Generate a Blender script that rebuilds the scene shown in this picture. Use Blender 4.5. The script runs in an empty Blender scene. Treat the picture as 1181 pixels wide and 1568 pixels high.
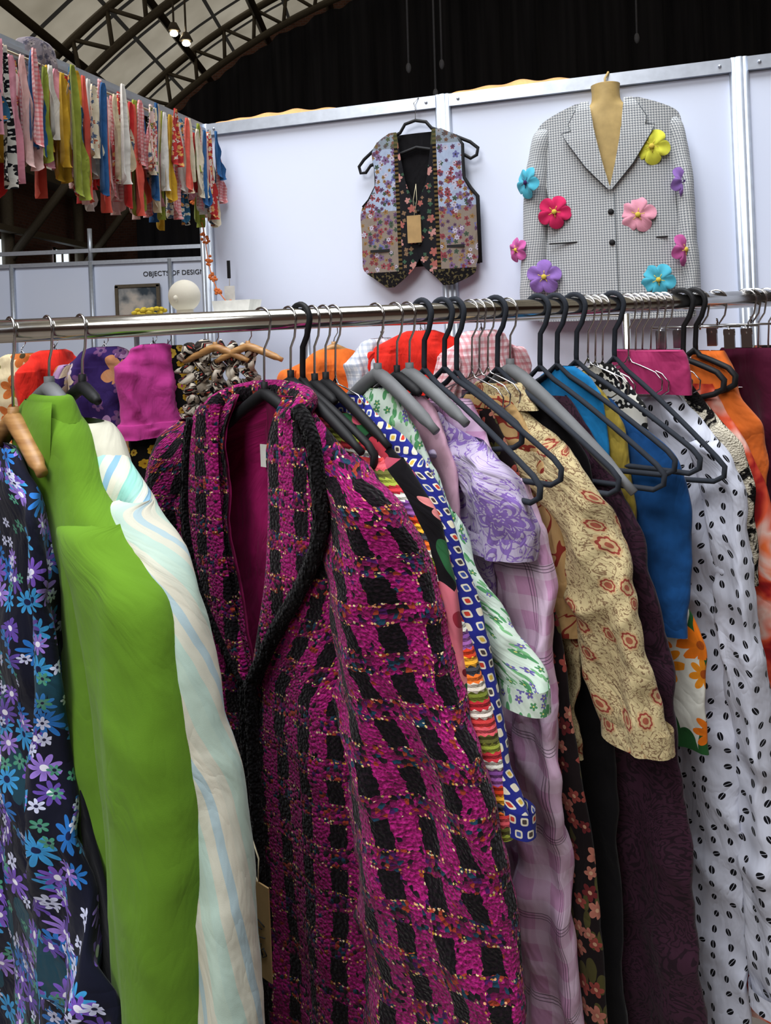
import bpy, math, random
from mathutils import Vector, Matrix, noise as mnoise
random.seed(7)
CAMH=1.70
def S(r,g,b):
    f=lambda c:(c/255/12.92) if c/255<=.04045 else ((c/255+.055)/1.055)**2.4
    return (f(r),f(g),f(b))
# ---------------------------------------------------------------- node helper
class T:
    def __init__(s,name,rough=.8,spec=.3,metal=0.,sheen=0.):
        s.m=bpy.data.materials.new(name); s.m.use_nodes=True; s.nt=s.m.node_tree
        s.b=s.nt.nodes['Principled BSDF']
        s.b.inputs['Roughness'].default_value=rough
        s.b.inputs['Specular IOR Level'].default_value=spec
        s.b.inputs['Metallic'].default_value=metal
        if sheen:
            s.b.inputs['Sheen Weight'].default_value=sheen*.6
            s.b.inputs['Sheen Roughness'].default_value=.5
    def put(s,i,v):
        if isinstance(v,bpy.types.NodeSocket): s.nt.links.new(v,i)
        elif i.type=='RGBA' and not isinstance(v,(int,float)): i.default_value=(*v[:3],1)
        elif i.type=='RGBA': i.default_value=(v,v,v,1)
        elif i.type=='VECTOR' and isinstance(v,(int,float)): i.default_value=(v,v,v)
        else: i.default_value=v
    def n(s,t): return s.nt.nodes.new(t)
    def ma(s,op,a,b=0.,c=0.,clamp=False):
        n=s.n('ShaderNodeMath'); n.operation=op; n.use_clamp=clamp
        s.put(n.inputs[0],a); s.put(n.inputs[1],b); s.put(n.inputs[2],c); return n.outputs[0]
    def vm(s,op,a,b=(0,0,0),sc=None):
        n=s.n('ShaderNodeVectorMath'); n.operation=op; s.put(n.inputs[0],a); s.put(n.inputs[1],b)
        if sc is not None: s.put(n.inputs['Scale'],sc)
        return n.outputs['Value'] if op in('LENGTH','DISTANCE','DOT_PRODUCT') else n.outputs['Vector']
    def mix(s,f,a,b,mode='MIX'):
        n=s.n('ShaderNodeMix'); n.data_type='RGBA'; n.blend_type=mode
        s.put(n.inputs[0],f); s.put(n.inputs[6],a); s.put(n.inputs[7],b); return n.outputs[2]
    def ramp(s,f,stops,interp='LINEAR'):
        n=s.n('ShaderNodeValToRGB'); r=n.color_ramp; r.interpolation=interp
        while len(r.elements)<len(stops): r.elements.new(.5)
        for e,(p,c) in zip(r.elements,stops):
            e.position=p; e.color=(*c[:3],1) if not isinstance(c,(int,float)) else (c,c,c,1)
        s.put(n.inputs[0],f); return n.outputs[0]
    def pick(s,f,cols): return s.ramp(f,[(i/len(cols),c) for i,c in enumerate(cols)],'CONSTANT')
    def uv(s): return s.n('ShaderNodeTexCoord').outputs['UV']
    def obj(s): return s.n('ShaderNodeTexCoord').outputs['Object']
    def map(s,vec,loc=(0,0,0),rot=(0,0,0),sc=(1,1,1)):
        n=s.n('ShaderNodeMapping'); s.put(n.inputs[0],vec); n.inputs[1].default_value=loc
        n.inputs[2].default_value=rot; n.inputs[3].default_value=sc; return n.outputs[0]
    def noise(s,vec,scale,detail=2.,rough=.5,dist=0.,color=False):
        n=s.n('ShaderNodeTexNoise'); s.put(n.inputs['Vector'],vec); n.inputs['Scale'].default_value=scale
        n.inputs['Detail'].default_value=detail; n.inputs['Roughness'].default_value=rough
        n.inputs['Distortion'].default_value=dist; return n.outputs[1 if color else 0]
    def vor(s,vec,scale,rnd=1.,feat='F1'):
        n=s.n('ShaderNodeTexVoronoi'); n.voronoi_dimensions='2D'; n.feature=feat; s.put(n.inputs['Vector'],vec)
        n.inputs['Scale'].default_value=scale; n.inputs['Randomness'].default_value=rnd; return n.outputs
    def sep(s,v):
        n=s.n('ShaderNodeSeparateXYZ'); s.put(n.inputs[0],v); return n.outputs
    def comb(s,x,y,z=0.):
        n=s.n('ShaderNodeCombineXYZ'); s.put(n.inputs[0],x); s.put(n.inputs[1],y); s.put(n.inputs[2],z); return n.outputs[0]
    def lt(s,a,b): return s.ma('LESS_THAN',a,b)
    def gt(s,a,b): return s.ma('GREATER_THAN',a,b)
    def mul(s,a,b): return s.ma('MULTIPLY',a,b)
    def fr(s,a,per,off=0.): return s.ma('FRACT',s.ma('MULTIPLY_ADD',a,1./per,off))
    def col(s,c): s.put(s.b.inputs['Base Color'],c); return s
    def bump(s,h,strength=.3,dist=.002):
        n=s.n('ShaderNodeBump'); n.inputs['Strength'].default_value=strength; n.inputs['Distance'].default_value=dist
        s.put(n.inputs['Height'],h)
        old=s.b.inputs['Normal']
        if old.is_linked: s.nt.links.new(old.links[0].from_socket,n.inputs['Normal'])
        s.nt.links.new(n.outputs[0],old); return s
    def emit(s,c,st):
        s.put(s.b.inputs['Emission Color'],c); s.b.inputs['Emission Strength'].default_value=st; return s
    def cloth(s,c,wr=.5,weave=.15):
        s.b.inputs['Specular IOR Level'].default_value*=.45
        s.b.inputs['Roughness'].default_value=min(1,s.b.inputs['Roughness'].default_value+.1)
        s.col(c); u=s.map(s.uv(),rot=(0,0,.35),sc=(1,.45,1))
        rg=s.ma('ABSOLUTE',s.ma('SUBTRACT',s.noise(u,15,3,.5,1.2),.5))
        s.bump(rg,wr*.8,.018)
        s.bump(s.noise(s.map(s.uv(),sc=(1,.3,1)),26,3,.55,.5),wr*.7,.012)
        if weave: s.bump(s.noise(s.uv(),900,1),weave,.0006)
        return s.m
    def flower(s,vec,scale,n,R,seed=0.,dens=.7,lo=.45,cen=.2,rnd=.8):
        v=s.vm('ADD',vec,(seed*1.37+.13,seed*.71+.29,0)); vo=s.vor(v,scale,rnd)
        l=s.vm('SCALE',s.vm('SUBTRACT',v,vo['Position']),sc=scale); x,y,_=s.sep(l)
        r=s.ma('SQRT',s.ma('ADD',s.mul(x,x),s.mul(y,y)))
        rn=s.sep(vo['Color'])
        a=s.ma('ADD',s.ma('ARCTAN2',y,x),s.mul(rn[1],6.28))
        p=s.ma('ABSOLUTE',s.ma('COSINE',s.mul(a,n/2)))
        rad=s.mul(s.ma('MULTIPLY_ADD',p,1-lo,lo),R)
        rad=s.mul(rad,s.ma('MULTIPLY_ADD',rn[2],.4,.7))
        ok=s.lt(rn[0],dens)
        return s.mul(s.lt(r,rad),ok),s.mul(s.lt(r,cen*R),ok),s.fr(rn[0],dens*.37),s.ma('DIVIDE',r,rad)
def plain(name,c,rough=.8,spec=.3,metal=0.,var=.06,sc=30):
    t=T(name,rough,spec,metal); v=t.noise(t.obj(),sc,3)
    lo=tuple(x*(1-var*2) for x in c); hi=tuple(min(1,x*(1+var*2)) for x in c)
    t.col(t.ramp(v,[(.3,lo),(.7,hi)])); t.bump(v,.05,.002); return t.m
def fabric(name,c,var=.15,wr=.5,rough=.85,sheen=.15):
    t=T(name,rough,.2,0,sheen); v=t.noise(t.uv(),25,3)
    return t.cloth(t.ramp(v,[(.3,tuple(x*(1-var) for x in c)),(.7,tuple(min(1,x*(1+var)) for x in c))]),wr)
# ---------------------------------------------------------------- mesh builder
class B:
    def __init__(s): s.v=[];s.f=[];s.mi=[];s.uv=[];s.mats=[];s.sm=[]
    def mat(s,m):
        if m not in s.mats: s.mats.append(m)
        return s.mats.index(m)
    def add(s,vs,fs,m,uvs=None,smooth=True):
        o=len(s.v); s.v+= [tuple(v) for v in vs]; k=s.mat(m)
        if uvs is None: uvs=[(v[0],v[2]) for v in vs]
        for f in fs:
            s.f.append([o+i for i in f]); s.mi.append(k); s.sm.append(smooth); s.uv.append([uvs[i] for i in f])
    def box(s,c,sz,m,ax=None):
        ax=ax or ((1,0,0),(0,1,0),(0,0,1)); A=[Vector(a) for a in ax]; c=Vector(c)
        vs=[c+A[0]*sz[0]/2*i+A[1]*sz[1]/2*j+A[2]*sz[2]/2*k for i in(-1,1) for j in(-1,1) for k in(-1,1)]
        uv=[(i*sz[0]/2+j*sz[1]/2,k*sz[2]/2) for i in(-1,1) for j in(-1,1) for k in(-1,1)]
        s.add(vs,[(0,1,3,2),(4,6,7,5),(0,4,5,1),(2,3,7,6),(0,2,6,4),(1,5,7,3)],m,uv,False)
    def tube(s,pts,r,m,n=8,closed=False,sq=1.,caps=True):
        P=[Vector(p) for p in pts]; L=len(P); vs=[];fs=[];uvs=[]
        t0=(P[1]-P[0]).normalized(); up=Vector((0,0,1)) if abs(t0.z)<.9 else Vector((1,0,0))
        a=t0.cross(up).normalized(); acc=0
        for i in range(L):
            if closed: t=(P[(i+1)%L]-P[i-1]).normalized()
            else: t=(P[min(i+1,L-1)]-P[max(i-1,0)]).normalized()
            a=(a-t*a.dot(t)).normalized(); b=t.cross(a)
            rr=r[i] if isinstance(r,(list,tuple)) else r
            if i: acc+=(P[i]-P[i-1]).length
            for j in range(n):
                th=2*math.pi*j/n; vs.append(P[i]+a*math.cos(th)*rr+b*math.sin(th)*rr*sq); uvs.append((th*rr,acc))
        for i in range(L if closed else L-1):
            for j in range(n):
                i2=(i+1)%L; fs.append((i*n+j,i*n+(j+1)%n,i2*n+(j+1)%n,i2*n+j))
        if caps and not closed: fs.append(tuple(range(n))[::-1]); fs.append(tuple(range((L-1)*n,L*n)))
        s.add(vs,fs,m,uvs)
    def ball(s,c,r,m,n=16,k=10,ax=None):
        ax=ax or ((1,0,0),(0,1,0),(0,0,1)); A=[Vector(a) for a in ax]; c=Vector(c)
        if isinstance(r,(int,float)): r=(r,r,r)
        vs=[];fs=[];uvs=[]
        for i in range(k+1):
            ph=math.pi*i/k
            for j in range(n):
                th=2*math.pi*j/n
                vs.append(c+A[0]*math.sin(ph)*math.cos(th)*r[0]+A[1]*math.sin(ph)*math.sin(th)*r[1]+A[2]*math.cos(ph)*r[2]); uvs.append((th*r[0],ph*r[2]))
        for i in range(k):
            for j in range(n): fs.append((i*n+j,i*n+(j+1)%n,(i+1)*n+(j+1)%n,(i+1)*n+j))
        s.add(vs,fs,m,uvs)
    def make(s,name,parent=None):
        me=bpy.data.meshes.new(name); me.from_pydata(s.v,[],s.f)
        for m in s.mats: me.materials.append(m)
        me.polygons.foreach_set('material_index',s.mi); me.polygons.foreach_set('use_smooth',s.sm)
        ul=me.uv_layers.new(name='UVMap'); flat=[c for f in s.uv for q in f for c in q]; ul.data.foreach_set('uv',flat)
        me.update(); o=bpy.data.objects.new(name,me); bpy.context.scene.collection.objects.link(o)
        if parent: o.parent=parent
        return o
def cr(rows,t):
    n=len(rows)-1; x=min(max(t,0),1)*n; i=min(int(x),n-1); f=x-i
    p=[rows[max(i-1,0)],rows[i],rows[i+1],rows[min(i+2,n)]]
    o=[]
    for a,b,c,d in zip(*p):
        o.append(b+.5*f*(c-a+f*(2*a-5*b+4*c-d+f*(3*(b-c)+d-a))))
    return o
class Fr:
    def __init__(s,H,g):
        L=math.hypot(*g); s.H=Vector((H[0],H[1],CAMH)); s.g=Vector((g[0]/L,g[1]/L,0)); s.nn=Vector((s.g.y,-s.g.x,0))
        s.ax=(s.g,s.nn,Vector((0,0,1)))
    def p(s,d,z,n=0.): return s.H+s.g*d+s.nn*n+Vector((0,0,z))
def sgp(x,p): return math.copysign(abs(x)**p,x)
def wrinkle(d,z,sd):
    a=mnoise.noise(Vector((d*8+z*3.5+sd*5,z*5,sd))); c=mnoise.noise(Vector((d*13-z*6+sd*3,z*9,sd+7)))
    return 1.1*max(0,.22-abs(a))*4-.5 + .5*max(0,.18-abs(c))*4
def loft(b,fr,rows,m,N=36,M=60,p=.75,fold=.006,fk=38.,seed=0.,wr=1.,uvo=(0,0)):
    rows=[tuple(r)+(0,)*(5-len(r)) for r in rows]; vs=[];uvs=[];fs=[]; pv=None; acc=0
    for i in range(M+1):
        z,d0,d1,t,n0=cr(rows,i/M); dc=(d0+d1)/2; hw=max((d1-d0)/2,.002); t=max(t,.001)
        if pv: acc+=math.hypot(z-pv[0],(dc-pv[1])*.5)
        pv=(z,dc); ring=[]; base=[]
        am=fold*min(1,i/M*2.2)
        for j in range(N+1):
            ph=-math.pi/2+2*math.pi*j/N; c,s_=math.cos(ph),math.sin(ph)
            dd=dc+hw*sgp(c,p); nn=t*sgp(s_,p); base.append((dd,nn))
            w=am*(math.sin(fk*dd+seed+1.2*math.sin(4*z+seed*2))+.6*math.sin(fk*1.9*dd-seed*3+2*z))*.8
            w+=am*1.2*mnoise.noise(Vector((dd*9+seed*5,z*7,seed)))+fold*.55*wr*wrinkle(dd,z,seed)
            if wr>1.2: w+=fold*.5*(wr-1)*mnoise.noise(Vector((dd*16+z*8,z*20,seed+3)))
            dd+=am*.7*mnoise.noise(Vector((seed*7,z*10,ph)))+fold*.35*wr*mnoise.noise(Vector((seed*3,z*24,ph*.7)))
            ring.append((dd,nn+n0+w,z))
        cum=[0]
        for j in range(N): cum.append(cum[-1]+math.hypot(base[j+1][0]-base[j][0],base[j+1][1]-base[j][1]))
        mid=cum[N//2]
        for j,(dd,nn,zz) in enumerate(ring):
            vs.append(fr.p(dd,zz,nn)); uvs.append((cum[j]-mid+dc+uvo[0],-acc+uvo[1]))
    for i in range(M):
        for j in range(N):
            k=i*(N+1)+j; fs.append((k,k+1,k+N+2,k+N+1))
    b.add(vs,fs,m,uvs)
def panel(b,fr,rows,m,n0=0.,bulge=.01,thick=.004,M=40,N=14,fold=0.,seed=0.,fk=60,smooth=True,uvo=(0,0),W=None):
    rows=[tuple(r)+(0,)*(4-len(r)) for r in rows]
    for side in (0,1):
        vs=[];uvs=[];fs=[]
        for i in range(M+1):
            if smooth: z,d0,d1,nx=cr(rows,i/M)
            else:
                x=i/M*(len(rows)-1); k=min(int(x),len(rows)-2); f=x-k; z,d0,d1,nx=[a+(c-a)*f for a,c in zip(rows[k],rows[k+1])]
            for j in range(N+1):
                f=j/N; dd=d0+(d1-d0)*f; e=1-(2*f-1)**2
                if W: e=1-(dd/W)**2
                w=fold*(i/M)*math.sin(fk*dd+seed+z*3)
                vs.append(fr.p(dd,z,n0+nx+bulge*math.sqrt(max(e,0))+w-(thick if side and 0<j<N else 0))); uvs.append((dd+uvo[0],z+uvo[1]))
        for i in range(M):
            for j in range(N):
                k=i*(N+1)+j; q=(k,k+1,k+N+2,k+N+1); fs.append(q if not side else q[::-1])
        b.add(vs,fs,m,uvs)
def sm(P,k=5):
    return [Vector(cr([tuple(p) for p in P],i/(k*(len(P)-1)))) for i in range(k*(len(P)-1)+1)]
# ---------------------------------------------------------------- camera
cam=bpy.data.cameras.new('camera'); co=bpy.data.objects.new('camera',cam); bpy.context.scene.collection.objects.link(co)
cam.sensor_fit='HORIZONTAL'; cam.sensor_width=36; cam.lens=36*1134/1182; cam.shift_y=-(784-476)/1182
cam.clip_start=.05; cam.clip_end=200
co.matrix_world=Matrix.Translation((0,0,CAMH)) @ Matrix.Rotation(math.radians(90),4,'X') @ Matrix.Rotation(math.radians(-2.4),4,'Z')
bpy.context.scene.camera=co
bpy.context.scene.view_settings.view_transform='Standard'
# ---------------------------------------------------------------- hall
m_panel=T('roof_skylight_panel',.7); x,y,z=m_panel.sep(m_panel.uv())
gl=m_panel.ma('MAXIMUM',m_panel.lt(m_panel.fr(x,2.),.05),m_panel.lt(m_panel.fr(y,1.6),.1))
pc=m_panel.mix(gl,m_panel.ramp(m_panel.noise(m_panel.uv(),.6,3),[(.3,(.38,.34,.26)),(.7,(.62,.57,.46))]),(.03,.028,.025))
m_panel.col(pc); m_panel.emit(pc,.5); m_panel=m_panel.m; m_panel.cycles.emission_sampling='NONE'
m_steel=plain('roof_truss_steel',(.11,.088,.06),.6)
m_black=T('black_drape',.95,.1); xx=m_black.noise(m_black.map(m_black.obj(),sc=(2,2,.1)),2,4)
m_black.col(m_black.ramp(xx,[(.3,(.019,.019,.024)),(.7,(.040,.039,.046))])); m_black=m_black.m
m_floor=T('hall_floor',.5); nn=m_floor.noise(m_floor.obj(),1.5,5); m_floor.col(m_floor.ramp(nn,[(.3,(.12,.10,.085)),(.7,(.2,.17,.14))])); m_floor=m_floor.m
m_brick=T('brick_wall',.9); bt=m_brick.n('ShaderNodeTexBrick'); m_brick.put(bt.inputs['Vector'],m_brick.uv())
bt.inputs['Color1'].default_value=(.10,.04,.028,1);bt.inputs['Color2'].default_value=(.15,.06,.04,1);bt.inputs['Mortar'].default_value=(.12,.1,.09,1);bt.inputs['Scale'].default_value=3
m_brick.col(bt.outputs[0]); m_brick=m_brick.m
CX,CZ,RR=5.2,CAMH-7.1,17.9
def arc(a,r=RR): return CX+r*math.sin(a),CZ+r*math.cos(a)
b=B(); vs=[];fs=[];uvs=[]; NA=48; Ys=[-8,-2,4,10,16,24]; A0,A1=-.93,.93
for yy in Ys:
    for i in range(NA+1):
        a=A0+(A1-A0)*i/NA; X,Z=arc(a,RR+.5); vs.append((X,yy,Z)); uvs.append((a*RR,yy))
for j in range(len(Ys)-1):
    for i in range(NA): fs.append((j*(NA+1)+i,j*(NA+1)+i+1,(j+1)*(NA+1)+i+1,(j+1)*(NA+1)+i))
b.add(vs,fs,m_panel,uvs); b.make('ceiling')
for y0 in (-1,3.5,8,12.5,17,21.6):
    b=B(); n=64
    for r_,w in ((RR+.35,.11),(RR-.45,.11)):
        b.tube([(arc(A0+(A1-A0)*i/n,r_)[0],y0,arc(A0+(A1-A0)*i/n,r_)[1]) for i in range(n+1)],w,m_steel,4)
    for i in range(n):
        a=A0+(A1-A0)*i/n; a2=A0+(A1-A0)*(i+1)/n
        p=arc(a,RR+.35 if i%2 else RR-.45); q_=arc(a2,RR-.45 if i%2 else RR+.35)
        b.tube([(p[0],y0,p[1]),(q_[0],y0,q_[1])],.055,m_steel,4)
    b.make('roof_truss')
b=B()
for i in range(15):
    a=A0+(A1-A0)*(i+.5)/15; X,Z=arc(a,RR+.2); b.tube([(X,-8,Z),(X,23.8,Z)],.13,m_steel,4)
b.make('roof_purlins')
b=B(); b.box((CX,8,-.05),(36,34,.1),m_floor); b.make('floor')
m_win=T('window_daylight'); m_win.col((.8,.9,1)).emit((.8,.9,1),1.2); m_win=m_win.m; m_win.cycles.emission_sampling='NONE'
for sx,nm in ((-1,'wall_left'),(1,'wall_right')):
    X=CX+sx*14.3; b=B(); b.box((X,8,2.9),(.3,32,5.8),m_brick); b.make(nm)
k=1
for Yw in (10,13.5,17,20.5):
    b=B(); X=CX-14.12; b.box((X,Yw,3.0),(.04,.9,1.5),m_win)
    for dy in (-.47,0,.47): b.box((X+.03,Yw+dy,3.0),(.05,.06,1.6),m_steel)
    for dz in (-.78,0,.78): b.box((X+.03,Yw,3.0+dz),(.05,1.,.06),m_steel)
    b.make('window_%d'%k); k+=1
b=B(); b.box((CX,24.1,6.5),(30,.2,13),m_brick); b.make('wall_back')
b=B(); b.box((CX,-8.1,6.5),(30,.2,13),m_brick); b.make('wall_front')
b=B(); vs=[];fs=[];uvs=[]; n=260
for i in range(n+1):
    X=-7.5+28*i/n; Y=22.6+.12*math.sin(X*5)+.08*math.sin(X*11.3)
    zt=CZ+math.sqrt(max(1,(RR-.3)**2-(X-CX)**2))
    vs+=[(X,Y,1.0),(X,Y,zt)]; uvs+=[(X,1),(X,zt)]
for i in range(n): fs.append((2*i,2*i+2,2*i+3,2*i+1))
b.add(vs,fs,m_black,uvs); b.make('black_drape_curtain')
b=B()
for Yg in (9,13,17,21):
    b.tube([(-8.6,Yg,0),(-8.6,Yg,6.2)],.14,m_steel,6); b.tube([(-8.6,Yg,3.2),(-6.4,Yg,5.9)],.1,m_steel,6)
b.box((-8.4,15,5.4),(.5,15,.3),m_steel); b.box((-8.4,15,3.9),(.2,15,.14),m_steel); b.make('gallery_frame')
m_cab=plain('cable_grey',(.09,.09,.10),.6)
b=B()
for k,zb,Y in ((.08,4.9,11),(.045,5.3,11),(.09,5.4,11.2),(.355,5.6,11),(.41,7,12),(-.04,7.5,12)):
    b.tube([(k*Y,Y,12),(k*Y+.05,Y,(zb+12)/2),(k*Y,Y,zb)],.016,m_cab,5); b.ball((k*Y,Y,zb),(.04,.04,.08),m_cab,8,6)
b.make('hanging_cables')
m_lamp=T('hall_lamp_glow'); m_lamp.col((1,.9,.7)).emit((1,.86,.6),40); m_lamp=m_lamp.m
for u_,v_,Y in ((-.270,.387,14),(-.254,.373,14)):
    b=B(); c=Vector((u_*Y,Y,CAMH+v_*Y)); b.ball(c,(.075,.075,.05),m_lamp); b.tube([c+Vector((0,0,.05)),c+Vector((0,0,.2))],[.13,.06],m_steel,12)
    b.tube([c+Vector((0,0,.2)),c+Vector((0,0,2.0))],.02,m_steel,6); b.make('hall_lamp')
# ---------------------------------------------------------------- booth
UP=Vector((0,0,1)); P0=Vector((-.715,3.018,0))
WF=Fr((-.715,3.018),(.959,-.2835)); E=WF.g; Nn=WF.nn
m_wallp=T('booth_panel_white',.45,.4); nn=m_wallp.noise(m_wallp.obj(),.8,2); m_wallp.col(m_wallp.ramp(nn,[(.3,(.68,.75,.94)),(.7,(.75,.81,.97))])); m_wallp=m_wallp.m
m_alu=plain('aluminium_frame',(.52,.57,.66),.4,.5,.7,.04)
AX=(E,Nn,UP)
b=B(); b.box(P0+E*2.5+UP*1.22-Nn*.01,(5,.01,2.44),m_wallp,AX); b.make('wall_booth_back')
b=B()
for i in range(6):
    a=float(i)
    for da in (-.017,0,.017):
        b.tube([P0+E*(a+da),P0+E*(a+da)+UP*2.49],.0135 if da else .018,m_alu,8)
    if i<5:
        b.box(P0+E*(a+.5)+UP*2.465,(.95,.03,.045),m_alu,AX); b.box(P0+E*(a+.5)+UP*.05,(.95,.03,.045),m_alu,AX)
        for q in (.06,.94): b.ball(P0+E*(a+q)+UP*2.465+Nn*.016,.006,m_alu,8,6)
b.make('trim_booth_frame')
b=B(); b.box(P0+Nn*1.5+UP*2.465,(.03,3.,.05),m_alu,AX); b.box(P0+Nn*1.5+UP*2.465+E*.018,(.008,3.,.012),m_alu,AX)
b.tube([P0+Nn*3,P0+Nn*3+UP*2.49],.02,m_alu,8); b.make('trim_side_beam')
m_orc=fabric('orange_silk',S(225,165,110))
b=B()
for a0,a1 in ((.05,.62),(1.03,1.5)):
    vs=[];fs=[];n=60
    for i in range(n+1):
        f=i/n; a=a0+(a1-a0)*f; h=(.020+.008*mnoise.noise(Vector((a*9,0,0)))+.004*math.sin(a*50))*math.sin(math.pi*min(1,f*1.05+.02)*.98)**.4
        vs+=[WF.p(a,.785,-.03),WF.p(a,.79+h,-.02),WF.p(a,.785,.0)]
    for i in range(n): fs+= [(3*i,3*i+3,3*i+4,3*i+1),(3*i+1,3*i+4,3*i+5,3*i+2)]
    b.add(vs,fs,m_orc)
b.make('orange_fabric_drape')
b=B(); b.box((-4.2,9.4,1.22),(6,.04,2.44),m_wallp); b.make('wall_distant_booth')
b=B()
for X in (-6.7,-5.7,-4.7,-3.7,-2.7,-1.7): b.tube([(X,9.36,0),(X,9.36,2.48)],.035,m_alu,8)
b.box((-4.2,9.36,2.465),(6,.05,.05),m_alu); b.box((-4.2,9.36,2.62),(6,.05,.05),m_alu)
for X in (-6.7,-3.7): b.tube([(X,9.36,2.4),(X,9.36,2.9)],.03,m_alu,8)
b.make('trim_distant_booth')
cu=bpy.data.curves.new('sign_text','FONT'); cu.body='OBJECTS OF DESIGN'; cu.size=.085; cu.extrude=.002
so=bpy.data.objects.new('booth_sign_lettering',cu); so.location=(-3.05,9.37,2.27); so.rotation_euler=(math.radians(90),0,0); bpy.context.scene.collection.objects.link(so)
cu.materials.append(plain('sign_black',(.02,.02,.02)))
m_post=T('poster_print'); m_post.col(m_post.ramp(m_post.noise(m_post.obj(),5,3),[(.35,S(60,70,80)),(.5,S(150,150,150)),(.65,S(200,190,180))])); m_post=m_post.m
b=B(); b.box((-3.1,9.3,1.88),(.5,.03,.5),m_post)
for dx,dz,w,h in ((0,.27,.55,.04),(0,-.27,.55,.04),(.26,0,.04,.55),(-.26,0,.04,.55)): b.box((-3.1+dx,9.29,1.88+dz),(w,.05,h),m_steel)
b.make('framed_picture')
# ---------------------------------------------------------------- shared materials
m_chrome=T('chrome',.18,.5,1.); m_chrome.col((.55,.55,.57)); m_chrome=m_chrome.m
m_chromer=T('chrome_rail',.14,.5,1.); m_chromer.col(m_chromer.ramp(m_chromer.noise(m_chromer.obj(),20,4),[(.3,(.55,.53,.50)),(.7,(.70,.68,.65))])); m_chromer=m_chromer.m
m_velvet=plain('velvet_grey',S(46,50,58),.85,.15)
m_plgrey=plain('plastic_grey',S(108,110,113),.6,.3)
m_blk=plain('plastic_black',(.010,.010,.012),.6,.25)
m_wood=T('hanger_wood',.45,.4); m_wood.col(m_wood.ramp(m_wood.noise(m_wood.map(m_wood.obj(),sc=(1,1,9)),14,4),[(.3,S(140,95,52)),(.7,S(190,145,92))])); m_wood=m_wood.m
m_kraft=plain('kraft_paper',S(170,140,95),.8)
m_label=plain('white_label',S(225,225,220),.6)
m_string=plain('string',S(200,190,160),.9)
# ---------------------------------------------------------------- hanging kit
RZ=-.006; RR_=.0165
def Rp(s): return (-.542+.9535*s,1.04+.3012*s)
def frame(s,g=(1,-1)): return Fr(Rp(s),g)
def hook(b,fr,m,r=.0019,zn=-.085,flip=1,R=RR_,rz=RZ):
    rr=R+r+.001; pts=[]
    for i in range(15):
        a=math.radians(205-225*i/14); pts.append(fr.p(flip*rr*math.cos(a),rz+rr*math.sin(a)))
    pts+= [fr.p(flip*.014,rz-.028),fr.p(flip*.003,rz-.045),fr.p(0,zn+.01),fr.p(0,zn-.01)]
    b.tube(pts,r,m,8)
def hanger(s,kind='velvet',g=(1,-1),far=.21,near=.21,drop=.13,zn=-.10,name='clothes_hanger',fr=None,R=RR_,rz=RZ):
    fr=fr or frame(s,g); b=B()
    if kind=='velvet': ma,mh,r,hr=m_velvet,m_velvet,.0055,.0046
    elif kind=='grey': ma,mh,r,hr=m_plgrey,m_chrome,.008,.0019
    elif kind=='black': ma,mh,r,hr=m_blk,m_chrome,.0062,.0019
    elif kind=='blackhook': ma,mh,r,hr=m_blk,m_blk,.0068,.0048
    elif kind=='wood': ma,mh,r,hr=m_wood,m_chrome,.0085,.0019
    elif kind=='wire': ma,mh,r,hr=m_chrome,m_chrome,.0016,.0017
    hook(b,fr,mh,hr,zn,1,R,rz)
    def arm(f):
        q=abs(f); return (f,zn-.01-drop*(q/.21)**1.15)
    if kind in('velvet','blackhook','wire'):
        pts=[fr.p(0,zn)]
        for i in range(1,9): d,z=arm(near*i/8); pts.append(fr.p(d,z))
        zz=zn-.01-drop*(near/.21)**1.15; zf=zn-.01-drop*(far/.21)**1.15
        pts+=[fr.p(near+.012,zz-.014),fr.p(near+.010,zz-.030),fr.p(near-.006,zz-.040)]
        pts+=[fr.p(-far+.006,zf-.040),fr.p(-far-.010,zf-.030),fr.p(-far-.012,zf-.014)]
        for i in range(8,0,-1): d,z=arm(-far*i/8); pts.append(fr.p(d,z))
        b.tube(pts,r,ma,10,closed=True,sq=.8)
    else:
        pts=[];rs=[]
        for i in range(-10,11):
            f=(near if i>0 else far)*i/10; d,z=arm(f); pts.append(fr.p(d,z+.004)); rs.append(r*(1.25 if abs(i)<9 else .9)*(1+.25*(1-abs(i)/10)))
        b.tube(pts,rs,ma,10,sq=1.0)
        b.tube([fr.p(0,zn+.012),fr.p(0,zn-.012)],r*.9,ma,10)
    return b.make(name)
def near_fn(prof):
    P=sorted(prof,key=lambda q:-q[1])
    def f(z):
        if z>=P[0][1]: return P[0][0]
        for (d0,z0),(d1,z1) in zip(P,P[1:]):
            if z>=z1: return d0+(d1-d0)*((z0-z)/max(z0-z1,1e-6))
        return P[-1][0]
    return f
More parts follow.
